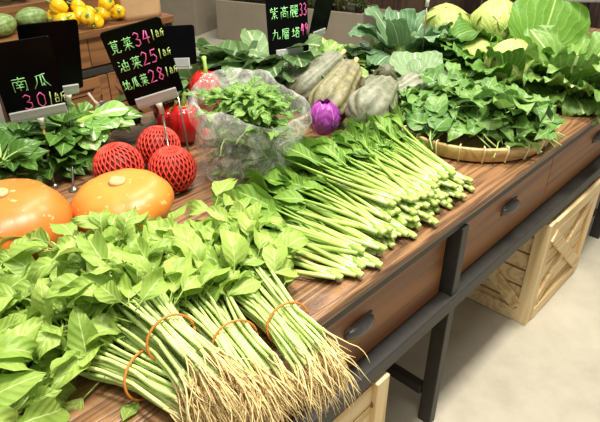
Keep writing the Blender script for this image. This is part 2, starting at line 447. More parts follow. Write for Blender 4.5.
# ------------------------------------------------------------------ pine crates
def crate(label, x0, x1, y0, y1, h, rotz=0, front='x', name='wooden_crate', cat='crate', mats=None, z0=0):
    mx, mz = mats or (m_pine, m_pine_z)
    w_, d_ = x1-x0, y1-y0
    t = thing(name, label, cat, ((x0+x1)/2, (y0+y1)/2, z0), (0, 0, rotz))
    hx, hy = w_/2, d_/2
    for sx in (-1, 1):
        for sy in (-1, 1):
            m = MB(); m.box((sx*(hx-.025), sy*(hy-.025), h/2), (.05, .05, h), None, .002); m.build('corner_post', mz, t, smooth=False)
    n = 6; sh = (h-.01)/n
    for k in range(n):
        zc = .005+sh*(k+.5)
        for sy in (-1, 1):
            m = MB(); m.box((0, sy*(hy-.021), zc), (w_-.1, .012, sh-.008), None, .001); m.build('slat', mx, t, smooth=False)
        for sx in (-1, 1):
            m = MB(); m.box((sx*(hx-.021), 0, zc), (.012, d_-.1, sh-.008), None, .001); m.build('slat', mx, t, smooth=False)
    for sy in (-1, 1):
        if front == 'plain' and sy < 0: continue
        for z in (.03, h-.03):
            m = MB(); m.box((0, sy*(hy-.006), z), (w_-.1, .018, .055), None, .001); m.build('rail', mx, t, smooth=False)
        for q in (1, -1):
            m = MB(); m.beam((-hx+.05, sy*(hy-.004-.004*q), .06 if q > 0 else h-.06), (hx-.05, sy*(hy-.004-.004*q), h-.06 if q > 0 else .06), .05, .014, (0, 1, 0)); m.build('brace', mx, t, smooth=False)
    for sx in (-1, 1):
        for z in (.03, h-.03):
            m = MB(); m.box((sx*(hx-.006), 0, z), (.018, d_-.1, .055), None, .001); m.build('rail', mx, t, smooth=False)
        m = MB(); m.beam((sx*(hx-.006), -hy+.05, .07), (sx*(hx-.006), hy-.05, h-.06), .055, .014, (1, 0, 0)); m.build('brace', mx, t, smooth=False)
    m = MB(); m.box((0, 0, .012), (w_-.03, d_-.03, .012)); m.build('bottom_board', mx, t, smooth=False)
    return t
crate('pale pine crate with X-braced front on the floor behind the table leg', .754, 1.27, -.016, .5, .46)
crate('pale pine crate with plain slatted front under the near table drawer', -.70, -.198, -.015, .48, .47, front='plain')

# ------------------------------------------------------------------ back display table
t = thing('display_counter', 'brown wooden display counter across the aisle behind the price boards', 'counter')
BX0, BX1, BY = -.9, .93, 2.4
mb = MB(); mb.box(((BX0+BX1)/2, BY+.5, .78), (BX1-BX0, 1.0, .04), None, .003); mb.build('countertop', m_bgwood, t, smooth=False)
for a, b in ((BX0+.03, -.13), (-.126, .38), (.384, BX1-.03)):
    drawer_part(t, a, b, .6, .755, BY+.03, m_bgwood)
mb = MB()
mb.box(((BX0+BX1)/2, BY+.03, .575), (BX1-BX0-.02, .05, .03))
mb.box((BX1-.02, BY+.5, .67), (.03, .95, .18))
mb.build('frame', m_metal, t, smooth=False)
for x in (BX0+.04, BX1-.02):
    for y in (BY+.04, BY+.96):
        mb = MB(); mb.box((x, y, .38), (.035, .035, .76)); mb.build('leg', m_metal, t, smooth=False)
crate('brown wooden crate with X-braced front under the back counter', -.02, .44, BY-.01, BY+.4, .555, mats=(m_bgwood, m_bgwood))
crate('brown wooden crate at the right end under the back counter', .45, .88, BY+.0, BY+.4, .555, mats=(m_bgwood, m_bgwood))

# ------------------------------------------------------------------ peppers
def pepper_mesh(h, r, lobes, sd):
    m = MB(); pr = []
    for i in range(15):
        a = i/14
        z = h*(1-a)
        q = r*(math.sin(PI*(.08+.86*a)))**.5*(1.05-.22*a)
        if i == 0: q = r*.12; z = h*.9
        if i == 1: q = r*.45; z = h*1.0
        if i == 14: q = r*.12; z = h*.05
        pr.append((q, z))
    m.lathe(pr[::-1], 32, lobes, .16, wob=.14, sd=sd)
    return m
def make_pepper(name, label, cat, mat, h, r, lobes, sd, group=None):
    t = thing(name, label, cat, group=group)
    pepper_mesh(h, r, lobes, sd).build('body', mat, t)
    m = MB(); m.lathe([(r*.4, h*.93), (r*.36, h*.965), (r*.12, h*.985)], 12, 5, .3)
    m.tube([(0, 0, h*.96), (.002, 0, h*1.08), (.008, .002, h*1.2), (.014, .003, h*1.26)], [r*.14, r*.1, r*.1, r*.14], 8)
    m.build('stem', m_pstem, t)
    return t
a = make_pepper('red_bell_pepper', 'upright red bell pepper beneath the three-line price board', 'bell pepper', m_red, .098, .043, 3, 1.)
a.location = (-.135, .835, .803); a.scale = (1.25,)*3
b = make_pepper('red_bell_pepper', 'glossy red bell pepper leaning against the clear plastic bag', 'bell pepper', m_red, .12, .046, 4, 4.)
b.location = (-.03, .875, .826); b.rotation_euler = (.1, .12, 1); b.scale = (1.35,)*3
c = dup(a, (-.15, .99, .85), (R(80), .2, R(60)), 'red bell pepper lying on its side behind the aubergine tip', 1.2)
c = dup(b, (-.085, .98, .835), (R(25), .3, 2), 'red bell pepper standing half hidden behind the blank board pole', 1.)
c = dup(a, (-.10, .765, .803), (0, .1, 4), 'small red bell pepper at the foot of the plastic bag', .62)
c = dup(b, (-.15, .93, .82), (R(30), -.4, .6), 'red bell pepper behind the clip of the three-line board', .9)
yp = make_pepper('yellow_bell_pepper', 'small yellow bell pepper heaped on the back counter', 'bell pepper', m_yel, .085, .042, 4, 2., 'yellow peppers on the back counter')
first = True
for k in range(17):
    row, c_ = divmod(k, 7) if k < 14 else (2, k-14)
    x = .25 + .062*c_ + (.03 if row == 1 else 0); y = 2.46+.07*row; z = .842 if row < 2 else .89
    if row == 2: y = 2.49; x = .33+.1*c_
    loc = (x+rnd(-.012, .012), y, z); rot = (rnd(.9, 1.9), rnd(-.4, .4), rnd(0, 6))
    if first: yp.location = loc; yp.rotation_euler = rot; first = False
    else: dup(yp, loc, rot, scale=rnd(.9, 1.08))

# ------------------------------------------------------------------ melons, paper bag, steps on the back counter
def make_melon(label, loc, L, r, rot, group=None):
    t = thing('green_melon', label, 'melon', loc, rot)
    m = MB(); n = 14
    m.tube([(-L/2+L*i/n, 0, 0) for i in range(n+1)], [max(.004, r*math.sin(PI*(i+.12)/(n+.24))**.6) for i in range(n+1)], 20)
    m.build('body', m_melon, t)
    m = MB(); m.tube([(L/2-.004, 0, 0), (L/2+.012, 0, .002)], [.007, .005], 8); m.build('stem', m_pstem, t)
make_melon('oval green melon lying in front on the back counter beside yellow peppers', (.215, 2.66, .856), .19, .055, (0, .1, .05))
make_melon('green melon at the left end of the back counter', (.03, 2.6, .856), .2, .056, (0, 0, .6))
make_melon('green melon resting behind the front melon on the wooden step', (.27, 2.86, .975), .18, .055, (0, .2, 1.3))
make_melon('green melon on the wooden step at the far left', (.16, 2.84, .975), .19, .055, (0, .2, .4))
def box_step(label, loc, size, rotz=0):
    t = thing('wooden_tray', label, 'tray', loc, (0, 0, rotz)); x, y, z = size
    for sx in (-1, 1):
        m = MB(); m.box((sx*(x/2-.008), 0, z/2), (.016, y, z), None, .002); m.build('end_board', m_bgwood, t, smooth=False)
    for sy in (-1, 1):
        m = MB(); m.box((0, sy*(y/2-.008), z/2), (x-.034, .016, z), None, .002); m.build('side_board', m_bgwood, t, smooth=False)
    m = MB(); m.box((0, 0, z-.02), (x-.034, y-.034, .012)); m.build('shelf_board', m_bgwood, t, smooth=False)
box_step('brown wooden step holding green melons on the back counter', (.2, 2.83, .8), (.42, .24, .12))
box_step('brown wooden tray behind the yellow peppers on the back counter', (.72, 2.83, .8), (.5, .26, .1))
t = thing('wooden_bowl', 'round brown wooden tub standing on the step on the back counter', 'tub', (.42, 3.16, .8))
mb = MB(); mb.lathe([(.1, 0), (.12, .02), (.14, .2), (.13, .2), (.11, .03)], 24); mb.build('body', m_bgwood, t)
mb = MB()
mb.lathe([(.142, .15), (.146, .155), (.146, .175), (.142, .18)], 24); mb.build('hoop', m_metal, t)
t = thing('paper_bag', 'crumpled brown paper bag standing on the back counter', 'paper bag', (.76, 2.5, .8), (0, 0, -.1))
mb = MB(); rows = []
for i in range(7):
    z = .16*i/6; row = []
    for j in range(28):
        a = 2*PI*j/28; cx_ = math.copysign(abs(math.cos(a))**.35, math.cos(a)); sx_ = math.copysign(abs(math.sin(a))**.35, math.sin(a))
        q = 1+.06*noise.noise(V((math.cos(a)*3, math.sin(a)*3, z*20)))
        row.append((cx_*.12*q*(1+.1*z), sx_*.07*q*(1-2.*z), z+.012*noise.noise(V((a*2, z*10, 3)))))
    rows.append(row)
mb.grid(rows, close_u=True, cap0=True); mb.build('body', m_paper, t, solid=.002)
mb = MB()
for s in (-1, 1): mb.tube([(-.05, s*.045, .15), (-.045, s*.05, .2), (0, s*.05, .215), (.045, s*.05, .2), (.05, s*.045, .15)], .004, 5)
mb.build('handle', m_paper, t)
# leafy pot behind peppers
t = thing('potted_herb', 'feathery green herb in a brown pot behind the yellow peppers', 'potted plant', (.78, 3.1, .8))
mb = MB(); mb.lathe([(.06, 0), (.08, .1), (.085, .12), (.07, .118)], 18); mb.build('pot', m_bgwood, t)
mb = MB()
for k in range(60):
    a = rnd(0, 6.28); e = rnd(.5, 1.4)
    mb.leaf((.03*math.cos(a), .03*math.sin(a), .11), (math.cos(a)*math.cos(e), math.sin(a)*math.cos(e), math.sin(e)), (-math.cos(a), -math.sin(a), .6), rnd(.12, .22), .018, 1.1, .2, .1, 'long', 5)
mb.build('foliage', m_pl, t)

# ------------------------------------------------------------------ planters along the far aisle
def planter(label, p0, L, D, H):
    t = thing('planter', label, 'planter', (p0.x, p0.y, 0), (0, 0, pz))
    # local x = along the row towards the camera, local y = +left of x  (box lies on the far side = +y)
    m = MB(); th = .03
    m.box((L/2, th/2, H/2), (L, th, H), None, .004); m.box((L/2, D-th/2, H/2), (L, th, H), None, .004)
    m.box((th/2, D/2, H/2), (th, D-2*th, H), None, .004); m.box((L-th/2, D/2, H/2), (th, D-2*th, H), None, .004)
    m.build('trough', m_planter, t, smooth=False)
    m = MB(); m.box((L/2, D/2, H*.44), (L-2*th, D-2*th, H*.86)); m.build('soil', m_soil, t, smooth=False)
    return t
PH = .40
def planter_plants(p0, L, D, label, grp, n):
    first = None
    for k in range(n):
        q = V((p0.x, p0.y, 0)) + dirp*(L*(k+.5)/n+rnd(-.04, .04)) + nrp*(D*.5+rnd(-.08, .08))
        if first is None or k == 1:
            t = thing('upright_shrub', label, 'plant', (q.x, q.y, PH*.87), group=grp)
            m = MB(); lf = MB()
            for i in range(8):
                a = rnd(0, 6.28); r0 = rnd(.01, .07); h = rnd(.3, .65)
                b0 = V((r0*math.cos(a), r0*math.sin(a), 0)); b1 = b0*1.8+V((0, 0, h))
                m.tube([b0, (b0+b1)/2+jit(.015), b1], [.008, .006, .004], 5)
                for j in range(7):
                    f = .15+.85*j/7; p = b0.lerp(b1, f); aa = rnd(0, 6.28)
                    lf.leaf(p, (math.cos(aa), math.sin(aa), rnd(.3, 1)), (0, 0, 1), rnd(.1, .18), .035, .9, .2, .1, 'long', 5)
            m.build('stem', m_pls, t); lf.build('foliage', m_pl, t); first = t
        else: dup(first, (q.x, q.y, PH*.87), (0, 0, rnd(0, 6)), scale=rnd(.85, 1.15))
pA = V((2.765, 4.33, 0)); LA = 1.62
planter('long taupe planter box behind the two-line price board', pA, LA, .42, PH)
planter_plants(pA, LA, .42, 'upright green shrub growing in the long taupe planter', 'shrubs in the long planter', 9)
pB = V((2.70, 4.60, 0))-dirp*1.3
planter('shorter taupe planter box left of the long planter in the far aisle', pB, 1.3, .42, PH)
planter_plants(pB, 1.3, .42, 'upright green shrub growing in the left taupe planter', 'shrubs in the left planter', 7)
# dark wooden bench and stools beyond the cabbages
t = thing('wooden_cabinet', 'dark brown wooden cabinet beyond the planter and the cabbages', 'cabinet', (4.0, 2.55, 0), (0, 0, pz))
mb = MB(); mb.box((0, 0, .3), (.5, .4, .6), None, .005); mb.build('body', m_dark, t, smooth=False)
for k in (-1, 1):
    mb = MB(); mb.box((k*.122, -.206, .3), (.235, .012, .5), None, .003); mb.build('door', m_dark, t, smooth=False)
def stool(label, loc):
    t = thing('padded_chair', label, 'chair', loc, (0, 0, pz+.4))
    m = MB(); m.box((0, 0, .45), (.42, .42, .06), None, .02); m.build('seat', m_grey, t)
    m = MB(); m.box((0, .2, .72), (.42, .04, .36), None, .015); m.build('backrest', m_grey, t)
    for sx in (-1, 1):
        for sy in (-1, 1):
            m = MB(); m.tube([(sx*.17, sy*.17, .43), (sx*.2, sy*.2, 0)], [.018, .014], 8); m.build('leg', m_dark, t)
stool('grey padded chair far behind the pale cabbages', (5.0, 2.75, 0))
stool('grey padded chair at the far right behind the big cabbage leaf', (5.3, 1.6, 0))

# ------------------------------------------------------------------ price boards
def B3(pts): return pts
def box_s(x0, y0, x1, y1): return [(x0, y0), (x1, y0), (x1, y1), (x0, y1), (x0, y0)]
GR = [[(.08, .88), (.92, .9)], [(.33, 1), (.33, .78)], [(.67, 1), (.67, .78)]]
MU = lambda y: [[(.1, y), (.9, y+.02)], [(.5, y+.13), (.5, 0)], [(.48, y), (.1, .06)], [(.52, y), (.92, .08)]]
TU = [[(.04, .62), (.38, .65)], [(.21, .86), (.21, .2)], [(.02, .14), (.4, .25)]]
G = {
 '莧': GR+[box_s(.3, .72, .7, .3), [(.3, .58), (.7, .58)], [(.3, .44), (.7, .44)], [(.42, .3), (.34, .1), (.08, .0)], [(.6, .3), (.6, .05), (.9, .03), (.94, .16)]],
 '菜': GR+[[(.78, .77), (.22, .7)], [(.27, .66), (.33, .57)], [(.5, .67), (.5, .58)], [(.76, .67), (.66, .57)]]+MU(.44),
 '油': [[(.1, .92), (.22, .82)], [(.04, .62), (.16, .54)], [(.06, .06), (.25, .38)], box_s(.4, .7, .9, .1), [(.65, .97), (.65, .1)], [(.4, .4), (.9, .4)]],
 '地': TU+[[(.44, .5), (.86, .62), (.84, .34), (.75, .32)], [(.65, .9), (.65, .25)], [(.5, .75), (.5, .1), (.9, .08), (.96, .24)]],
 '瓜': [[(.78, .94), (.2, .83)], [(.28, .83), (.25, .4), (.05, .02)], [(.5, .85), (.48, .14), (.64, .22)], [(.6, .32), (.68, .1)], [(.62, .86), (.7, .4), (.97, .03)]],
 '葉': GR+[[(.08, .64), (.92, .66)], [(.3, .76), (.3, .5), (.78, .5)], [(.5, .74), (.5, .5)], [(.7, .74), (.7, .5)]]+MU(.36),
 '南': [[(.12, .85), (.88, .87)], [(.5, 1), (.5, .7)], [(.15, .0), (.15, .68), (.87, .68), (.87, .0), (.77, .05)], [(.36, .62), (.43, .52)], [(.65, .62), (.58, .52)], [(.3, .46), (.7, .46)], [(.28, .28), (.72, .28)], [(.5, .46), (.5, .05)]],
 '紫': [[(.22, .96), (.22, .65)], [(.22, .82), (.4, .82)], [(.05, .6), (.44, .67)], [(.08, .84), (.08, .63)], [(.9, .9), (.6, .8)], [(.58, .97), (.58, .63), (.9, .63)], [(.55, .58), (.33, .46), (.6, .41)], [(.62, .5), (.28, .28), (.76, .3)], [(.5, .3), (.5, 0)], [(.3, .18), (.16, .04)], [(.7, .18), (.86, .05)]],
 '高': [[(.5, 1), (.5, .88)], [(.08, .86), (.92, .87)], box_s(.33, .79, .67, .64), [(.12, 0), (.12, .54), (.88, .54), (.88, .02)], box_s(.34, .4, .66, .17)],
 '麗': [[(.05, .96), (.45, .96)], [(.55, .96), (.95, .96)], box_s(.12, .86, .4, .66), box_s(.6, .86, .88, .66), [(.1, .58), (.94, .58)], [(.1, .58), (.04, 0)], [(.22, .46), (.9, .46)], [(.3, .46), (.3, .05), (.47, .1)], [(.5, .46), (.5, .25)], [(.65, .46), (.65, .05), (.94, .08)], [(.65, .27), (.88, .33)]],
 '九': [[(.4, .97), (.35, .5), (.05, .03)], [(.1, .66), (.68, .7), (.66, .12), (.95, .08), (.97, .24)]],
 '層': [[(.15, .92), (.88, .92), (.86, .74), (.17, .74)], [(.16, .92), (.12, .4), (.02, 0)], [(.36, .7), (.43, .61)], [(.77, .7), (.69, .61)], box_s(.3, .58, .84, .4), [(.57, .58), (.57, .4)], box_s(.36, .32, .78, .02), [(.36, .17), (.78, .17)]],
 '塔': TU+[[(.45, .86), (.97, .86)], [(.58, .97), (.58, .76)], [(.83, .97), (.83, .76)], [(.7, .73), (.42, .46)], [(.7, .73), (.99, .46)], [(.56, .5), (.85, .5)], box_s(.52, .37, .87, .05)],
 '台': [[(.5, .97), (.24, .62), (.76, .66)], [(.63, .82), (.82, .56)], box_s(.24, .45, .76, .06)],
 '斤': [[(.82, .97), (.3, .83)], [(.32, .86), (.28, .4), (.06, .03)], [(.3, .55), (.94, .58)], [(.66, .57), (.66, 0)]],
 '3': [[(.12, .88), (.4, 1), (.72, .86), (.66, .62), (.34, .53), (.74, .42), (.76, .14), (.42, 0), (.08, .12)]],
 '4': [[(.48, .98), (.1, .4), (.92, .42)], [(.66, .92), (.64, 0)]],
 '2': [[(.1, .8), (.38, 1), (.74, .82), (.6, .45), (.08, .02), (.92, .06)]],
 '5': [[(.88, .97), (.3, .95), (.2, .55), (.58, .62), (.82, .36), (.6, .04), (.1, .06)]],
 '8': [[(.72, .88), (.44, 1), (.2, .82), (.44, .56), (.78, .28), (.5, 0), (.16, .2), (.44, .5), (.74, .8), (.72, .9)]],
 '0': [[(.5, 1), (.2, .8), (.16, .25), (.46, 0), (.78, .2), (.8, .75), (.5, 1)]],
 '9': [[(.78, .78), (.5, 1), (.2, .78), (.36, .52), (.74, .66), (.78, .9), (.72, .4), (.6, 0)]],
 '/': [[(.62, 1.2), (.4, -.2)]],
}
def write(parent, name, text, x, y, h, mat, wd=None, adv=None, r=.0013, dep=.0045):
    """handwritten strokes on the board face; x, y in board metres from its centre (left, bottom of text)"""
    m = MB(); cw = wd or h
    for ch in text:
        for st in G[ch]:
            pts = [(x+px*cw, y+py*h) for px, py in st]
            m.tube([(px, py, dep) for px, py in pts], r, 5, flat=.5, ref=(0, 0, 1))
        x += adv or cw*1.15
    return m.build(name, mat, parent)
def rbox(m, w_, h_, th, r=.008, z0=0):
    rows = [[], []]
    for cx, cy, a0 in ((w_/2-r, h_/2-r, 0), (-w_/2+r, h_/2-r, 90), (-w_/2+r, -h_/2+r, 180), (w_/2-r, -h_/2+r, 270)):
        for k in range(5):
            a = R(a0+90*k/4)
            for zi, z in enumerate((z0, z0+th)): rows[zi].append((cx+r*math.cos(a), cy+r*math.sin(a), z))
    m.grid(rows, close_u=True, cap0=True, cap1=True)
def price_board(label, center, right, upv, base, w_=.148, h_=.21, clip_w=None, clip_x=0, rodmat=None, texts=()):
    """Empty stands at the foot of the rod; board frame: local x right, y up, z out of the face"""
    base = V(base); c = V(center); x = V(right).normalized(); y = V(upv); y = (y-x*y.dot(x)).normalized(); z = x.cross(y)
    t = thing('price_board', label, 'price sign', base)
    Mb = Matrix((x, y, z)).transposed().to_4x4(); Mb.translation = c-base
    m = MB(); rbox(m, w_, h_, .004); b = m.build('board', m_board, t, smooth=False); b.matrix_local = Mb
    cw = clip_w or w_*.78
    m = MB(); m.box((clip_x, -h_/2+.006, .008), (cw, .024, .006), None, .0015); m.box((clip_x, -h_/2-.009, .002), (cw, .008, .016), None, .0015)
    k = m.build('clip', m_clear, t, smooth=False); k.matrix_local = Mb
    j0 = Mb @ V((clip_x, -h_/2-.012, .002)); j1 = Mb @ V((clip_x, -h_/2-.05, .0)); 
    m = MB(); m.tube([j0, j0.lerp(j1, .5), j1], [.012, .007, .0075], 10); m.build('socket', m_white, t)
    m = MB(); m.tube([j1, j1*.5+V((0, 0, .004)), V((0, 0, .008))], .0032, 8); m.build('rod', rodmat or m_rod, t)
    m = MB(); m.lathe([(.014, 0), (.014, .003), (.008, .008), (.004, .012)], 14); m.build('foot', m_rod, t)
    for tx in texts: write(b, *tx)
    return t
ux = .148/2
# three-line board
W3 = lambda y, ch, num, x0, xn, adv: [('chinese_characters', ch, x0, y, .034, m_green, min(.027, adv*.92), adv), ('price_numerals', num, xn, y+.003, .036, m_pink, .0195, .0215, .0016), ('unit_marks', '/台斤', xn+.0425, y+.012, .019, m_lime, .0105, .0115)]
price_board('black price board listing three vegetables at 34, 25 and 28', (-.312, .723, 1.111), (.859, -.468, .207), (-.281, -.095, .955), (-.345, .6, TZ), clip_w=.11, texts=
    W3(.045, '莧菜', '34', -.066, -.005, .032)+W3(-.008, '油菜', '25', -.062, -.003, .031)+W3(-.06, '地瓜葉', '28', -.07, -.001, .0228))
# fix narrow characters of the third line: handled by advance above
price_board('blank black price board at the far left above the leafy greens', (-.429, .985, 1.096), (.977, -.211, -.022), (-.067, -.3, .94), (-.525, .803, TZ), clip_w=.06, clip_x=.03)
cA = V((-.524, .927, 1.076))
price_board('black price board reading 30 in front of the blank board at left', cA, (.94, -.33, .05), (-.16, -.22, .95), (-.55, .862, TZ), clip_w=.14, rodmat=m_amber, texts=
    [('chinese_characters', '南瓜', -.045, -.032, .042, m_green, .042, .052), ('price_numerals', '30', -.03, -.088, .044, m_pink, .028, .032), ('unit_marks', '/台斤', .03, -.083, .03, m_lime, .016, .0155)])
price_board('small blank landscape price board behind the three-line board', (-.15, .833, 1.104), (.449, -.886, .112), (.167, .206, .964), (-.195, .742, TZ), .148, .105, clip_w=.11)
price_board('black price board with two lines priced 33 and 49', (.341, .865, 1.086), (.915, -.404, .024), (.031, .06, .991), (.481, .985, TZ), clip_w=.1, texts=
    [('chinese_characters', '紫高麗', -.062, .012, .04, m_green, .031, .036), ('price_numerals', '33', .044, .015, .04, m_pink, .013, .0145),
     ('chinese_characters', '九層塔', -.06, -.055, .036, m_green, .03, .036), ('price_numerals', '49', .046, -.05, .04, m_pink, .013, .0145)])
kE = 1.12
cE = V((.649, .984, 1.051))
price_board('blank black price board seen obliquely right of the two-line board', cE, (.995, .094, .031), (-.005, -.263, .965), (.624, .985, TZ), .105*kE, .148*kE, clip_w=.08)
price_board('price board on a tall clear rod among the cauliflower leaves', (.93, .69, 1.18), (.9, -.43, 0), (0, 0, 1), (.954, .70, TZ), .148, .105, clip_w=.1)

# ------------------------------------------------------------------ pumpkins
def make_pumpkin(label, loc, r, h, mat, sd, rot):
    t = thing('pumpkin', label, 'pumpkin', loc, rot)
    m = MB(); pr = []
    for i in range(19):
        a = PI*i/18; s_ = math.sin(a)
        pr.append((max(.004, r*s_**.82), h/2-h/2*math.cos(a)*(1-.12*max(0, abs(math.cos(a))-.75)/.25)))
    m.lathe(pr, 56, 10, .03, wob=.05, sd=sd); m.build('body', mat, t)
    m = MB(); z = h*.944
    m.lathe([(.02, z-.002), (.02, z+.004), (.014, z+.008), (.011, z+.005), (.004, z+.006)], 16, 5, .1); m.build('stem_scar', m_scar, t)
make_pumpkin('round orange pumpkin with a pale stem scar in front of the netted fruit', (-.52, .545, TZ), .117, .126, m_pumpkin, 3., (R(-3), R(-2), .5))
make_pumpkin('deeper orange pumpkin cut by the left edge behind the amaranth', (-.755, .61, TZ), .128, .165, m_pumpkin2, 8., (0, 0, 2.))

# ------------------------------------------------------------------ fruit in red foam nets
def make_netted(label, loc, r, rot):
    t = thing('netted_fruit', label, 'fruit', loc, rot)
    m = MB(); m.lathe([(max(.003, r*.95*math.sin(PI*i/14)), r-r*.95*math.cos(PI*i/14)) for i in range(15)], 24); m.build('fruit', m_fruit, t)
    m = MB(); n = 26
    for s in (-1, 1):
        for k in range(n):
            pts = []
            for i in range(15):
                a = R(14)+(PI-R(32))*i/14; ph = 2*PI*k/n+s*1.25*(i/14)
                pts.append((r*math.sin(a)*math.cos(ph), r*math.sin(a)*math.sin(ph), r-r*math.cos(a)))
            m.tube(pts, .0024, 4, uvv=False)
    m.lathe([(r*.3, r*1.93), (r*.33, r*1.97), (r*.3, r*1.99), (r*.27, r*1.95)], 20)
    m.build('foam_net', m_net, t)
make_netted('red foam-netted fruit nearest the plastic bag', (-.338, .615, TZ), .06, (0, 0, 0))
make_netted('red foam-netted fruit behind the front orange pumpkin at left', (-.415, .71, TZ), .063, (R(-18), R(10), 1))
make_netted('red foam-netted fruit at the back of the three', (-.298, .748, TZ+.004), .059, (R(15), 0, 2))

# ------------------------------------------------------------------ aubergine
t = thing('aubergine', 'dark purple aubergine with pale stem lying before the red peppers', 'aubergine', (-.225, 1.06, .866))
mb = MB(); L = .2; d = V((.1, -.995, 0)); s0 = V((-.01, .10, 0))
pts = [s0+d*L*i/14+V((0, 0, .004*math.sin(i/3))) for i in range(15)]
mb.tube(pts, [max(.004, .012+.02*math.sin(PI*(i/14)**1.2)**.8 if i < 14 else .004) for i in range(15)], 16); mb.build('body', m_egg, t)
mb = MB(); mb.tube([s0+d*.025, s0+d*.005, s0-d*.012, s0-d*.03+V((.0, 0, .01)), s0-d*.055+V((.0, 0, .03))], [.021, .018, .009, .005, .006], 10, 5, .2); mb.build('calyx', m_calyx, t)

# ------------------------------------------------------------------ squashes
def make_squash(label, p0, p1, r0, r1, mat, name='squash', bulge=0.25, sag=0.0, stem=True):
    """p0 bulb centre, p1 neck centre (axis); radii"""
    p0, p1 = V(p0), V(p1); ax = (p1-p0); L = ax.length; ax.normalize()
    t = thing(name, label, 'squash', (p0.x, p0.y, TZ)); off = V((p0.x, p0.y, TZ))
    pts = []; rad = []; n = 22; a0 = -r0*.95; a1 = L+r1*.9
    for i in range(n+1):
        f = i/n; f = .5-.5*math.cos(PI*f); s_ = a0+(a1-a0)*f
        k = min(1, max(0, s_/L)); k = k*k*(3-2*k); r = r0+(r1-r0)*k
        if s_ < 0: r = r0*math.sqrt(max(.002, 1-(s_/(r0*.96))**2))
        if s_ > L: r = r1*math.sqrt(max(.01, 1-((s_-L)/(r1*.92))**2))
        pts.append(p0+ax*s_-off+V((0, 0, -sag*math.sin(PI*k)))); rad.append(max(r, .003))
    m = MB(); m.tube(pts, rad, 60, 10, .1); m.build('body', mat, t)
    if stem:
        e = p0+ax*a1-off; m = MB(); m.tube([e-ax*.006, e+ax*.012, e+ax*.028+V((0, 0, .004))], [.011, .008, .009], 10, 5, .25); m.build('stem', m_scar, t)
make_squash('long grey-green squash lying nearest the two-line price board', (.335, .775, .88), (.465, .765, .94), .068, .046, m_sq)
make_squash('tan and green ribbed squash propped up in the middle with stem on top', (.275, .615, .872), (.415, .65, .938), .071, .049, m_sq3)
make_squash('pale grey squash in front with its round end beside the purple cabbage', (.30, .468, .882), (.455, .525, .895), .078, .054, m_sq)
make_squash('small dark squash at the back with ribbed blossom end', (.64, .66, .86), (.60, .625, .905), .05, .034, m_sq2, stem=False)
make_squash('round grey squash at the right beside the basket leaves', (.605, .515, .865), (.545, .53, .86), .062, .04, m_sq)
make_squash('short grey squash wedged between the tan and round squashes', (.53, .628, .862), (.485, .615, .87), .05, .036, m_sq2)

# ------------------------------------------------------------------ purple cabbage
t = thing('purple_cabbage', 'small bright purple cabbage between plastic bag and squashes', 'cabbage', (.165, .535, TZ+.022))
r = .052
mb = MB(); mb.lathe([(max(.003, r*.93*math.sin(PI*i/12)), r-r*.93*math.cos(PI*i/12)) for i in range(13)], 24, 7, .08); mb.build('head', m_purple, t)
for k in range(9):
    a = 2*PI*k/9*1.6; mb = MB(); o_ = V((math.cos(a), math.sin(a), 0))
    mb.leaf(o_*r*.35+V((0, 0, .012+.001*k)), (o_+V((0, 0, .25))), -o_+V((0, 0, .6)), r*2.3, r*1.7, -2.3-.1*(k % 3), .15, .06, 'round', 10, cup=-.5, nu=3)
    mb.build('leaf', m_purple, t)

